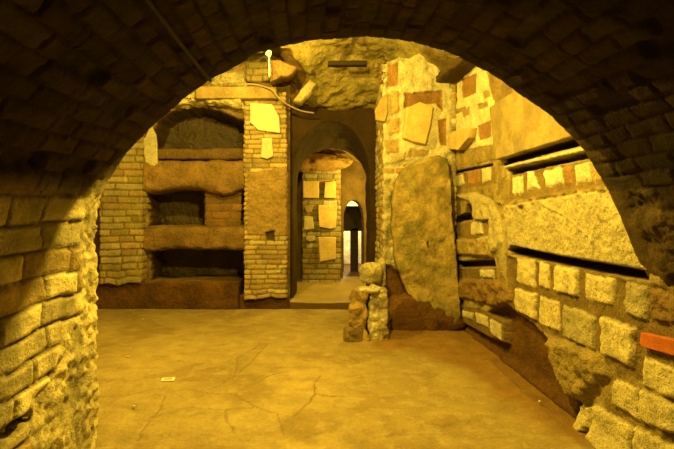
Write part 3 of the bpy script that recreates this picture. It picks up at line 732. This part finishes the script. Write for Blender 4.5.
# ------------------------------------------------------------------ inner pier with set tiles
YI = 9.5
def inner(S):
    S.courses(1.0, .10, .26, .016, .015, [TUFA*.7, LIME*.7, TILE*.7, TUFA*.65], 161, base=MORT*1.0); S.mottle(.25, 4).rough(.012, 9)
ix0, ix1 = at(302, 0, YI)[0], at(341, 0, YI)[0]
o = wrap('tiled_pier', [(ix0, YI), (ix1, YI), (ix1, YI+.55), (ix0, YI+.55)], .05, 2.5, inner, 162, zjag=0)
prop(o, 'pale masonry pier seen through the doorway, set with square tan tiles', 'pier')
tiles = [(((303,181),(319,181),(319,198),(303,198)), 'top left square tan tile on the pier beyond the doorway', TILE*1.15),
         (((325,182),(336,181),(336,198),(324,198)), 'top right narrow tan tile on the pier beyond the doorway', TILE*1.25),
         (((318,205),(337,204),(336,228),(330,229),(319,227)), 'large square tan tile in the middle of the pier beyond the doorway', TILE*1.2),
         (((304,206),(313,205),(312,212),(307,213)), 'smallest dark tile chip left of the large middle tile on the pier beyond the doorway', TILE*.75),
         (((304,216),(313,217),(314,229),(304,230)), 'small pale tile left of the large middle tile on the pier beyond the doorway', TUFA*1.1),
         (((306,236),(315,236),(315,240),(310,242),(306,240)), 'narrow pale chip left of the lowest tile on the pier beyond the doorway', TUFA),
         (((318,237),(336,237),(336,259),(320,262)), 'lowest large pale tile on the pier beyond the doorway', TILE*1.1)]
for i, (q, lb, c) in enumerate(tiles):
    o = slab('clay_tile', [at(x, y, YI-.07) for x, y in q], (0, 1, 0), .07, 170+i, c, jag=.006, amp=.004); prop(o, lb, 'tile')
# rock lip over the tiled pier
o = stone('rock_lintel', (.12, 9.45, 2.36), (.62, .25, .17), 181, ROCKB*1.9, amp=.3, e=2.4)
prop(o, 'rough rock lip over the tiled pier beyond the doorway', 'rock')

# far passage: dark frame in front of a lit whitewashed wall
YF = 11.0
t = empty('door_frame', (.98, YF, .1)); prop(t, 'dark timber frame in the farthest passage against the bright wall', 'door frame')
for nm, q in (('post', (350.5, 358, 228, 290)), ('post', (361.5, 369, 228, 290)), ('lintel', (341, 369, 206, 231)), ('post', (340.5, 343.5, 228, 290))):
    a_, b_ = at(q[0], q[2], YF), at(q[1], q[3], YF)
    o = link(nm, box_mesh((a_[0], b_[0], YF-.06, YF+.08, max(.1, b_[2]), a_[2]), .01), M_DARK, t); o.matrix_parent_inverse = t.matrix_world.inverted()

# ------------------------------------------------------------------ things on the right wall
def rws(name, pts, out, thick, seed, col, label, cat, **k):
    o = slab(name, [(XR-out, *rw(*p)) for p in pts], (1, 0, 0), thick, seed, col, **k); prop(o, label, cat); return o
rws('closing_slab', [(497,107),(512,98),(528,89),(560,78),(600,78),(600,131),(580,137),(550,146),(502,160)], .075, .10, 191, TILE*.52, 'largest smooth orange-yellow slab high on the right wall, partly hidden by the arch', 'slab', cols=np.array((.34, .27, .13)), rings=30, res=.02, amp=.01)
rws('red_brick', [(646,332),(672,338),(700,345),(700,361),(672,354),(646,346)], .035, .08, 192, np.array((.48, .13, .03)), 'bright red brick set in the right wall beside the pale block rows', 'brick', jag=.003, amp=.003)
rws('clay_tile', [(453,135),(470,128),(478,128),(477,138),(466,150),(455,149)], .10, .10, 193, TILE*1.15, 'broken tan tile sticking out of the upper right wall, beside the brick corner', 'tile', jag=.01)
# ledge stone at the head of the wall, crevice shade put into its colour
o = stone('rock_ledge', (1.74, 5.95, 3.12), (.16, .50, .05), 194, ROCKB*.45, amp=.25, e=5)
prop(o, 'sloping rock ledge, coloured dark for its shade, where right wall meets ceiling', 'rock')

# ------------------------------------------------------------------ cables, lamp, litter
zc = float(np.interp(-.535, sx[:len(sx)//2], sz[:len(sx)//2]))
o = tube('electric_cable', [(-.535, y, zc-.008+.004*math.sin(y*5)) for y in (-1.0, -.3, .4, 1.0, 1.5, 2.0, 2.4, 2.68)], .010, M_DKCABLE)
prop(o, 'dark cable running along the brick vault overhead at upper left', 'cable')
o = tube('electric_cable', [at(*p) for p in ((236,85,7.27),(250,84,7.26),(262,86,7.25),(272,90,7.2),(280,99,7.2),(290,106,7.3),(302,111,7.42),(314,113,7.5))], .012, M_CABLE)
prop(o, 'thin pale cable sagging from the beam to the doorway arch', 'cable')
t = empty('spot_lamp', at(269, 52, 6.75)); prop(t, 'small spotlight with a pale upright conduit under the ceiling above the narrow brick pier', 'lamp')
o = tube('conduit', [at(269.5, 77, 6.75), at(269.2, 66, 6.75), at(269, 55, 6.75)], .010, M_WHITE, t); o.matrix_parent_inverse = t.matrix_world.inverted()
bm = bmesh.new(); bmesh.ops.create_cone(bm, segments=20, radius1=.045, radius2=.028, depth=.07, cap_ends=True)
bmesh.ops.bevel(bm, geom=[e for e in bm.edges if e.is_boundary or e.calc_face_angle(0) > 1], offset=.006, segments=2, affect='EDGES')
me = bpy.data.meshes.new('m'); bm.to_mesh(me); bm.free(); o = link('lamp_head', me, M_WHITE, t); o.location = (0, 0, -.01); o.rotation_euler = (.5, .6, 0)
# big work light whose glow fills the chamber (hung behind the crown of the arch)
for X0, Y0, Z0, lb in ((.15, 3.22, 3.12, 'floodlight hung from the ceiling right behind the crown of the arch'), (-.9, 5.0, 3.4, 'floodlight hung from the ceiling in the middle of the chamber')):
    t = empty('floodlight', (X0, Y0, Z0+.1)); prop(t, lb, 'lamp')
    for nm, b, mt in (('housing', (X0-.11, X0+.11, Y0-.06, Y0+.06, Z0+.09, Z0+.15), M_METAL), ('bracket', (X0-.015, X0+.015, Y0-.02, Y0+.02, Z0+.15, 3.86), M_METAL)):
        o = link(nm, box_mesh(b, .01), mt, t); o.matrix_parent_inverse = t.matrix_world.inverted()

# ticket on the floor: a white rim round a grey window
tx0, ty0 = flo(168, 381)
t = empty('paper_tag', (tx0, ty0, .01)); prop(t, 'small white rectangular tag lying on the earth floor at the left', 'tag'); t.rotation_euler = (0, 0, .12)
o = link('rim', box_mesh((-.055, .055, -.04, .04, 0, .008), .003), M_WHITE, t)
o = link('window', box_mesh((-.036, .036, -.020, .020, .0081, .0105), .001), M_GREY, t)
for i, (a_, b_) in enumerate(((143,320), (128,358), (134,408), (540,407))):
    X_, Y_ = flo(a_, b_)
    o = stone('plaster_crumb', (X_, Y_, .012+(.03 if a_ > 500 else 0)), (.014, .012, .010), 200+i, LIME*1.15, amp=.3, e=2, n=14)
    prop(o, ('tiny white crumb on the floor close to the rock plinth', 'tiny white crumb on the floor beyond the white tag', 'tiny white crumb on the floor nearest the viewer, left of the white tag', 'tiny white crumb on the floor beside the right wall')[i], 'crumb')
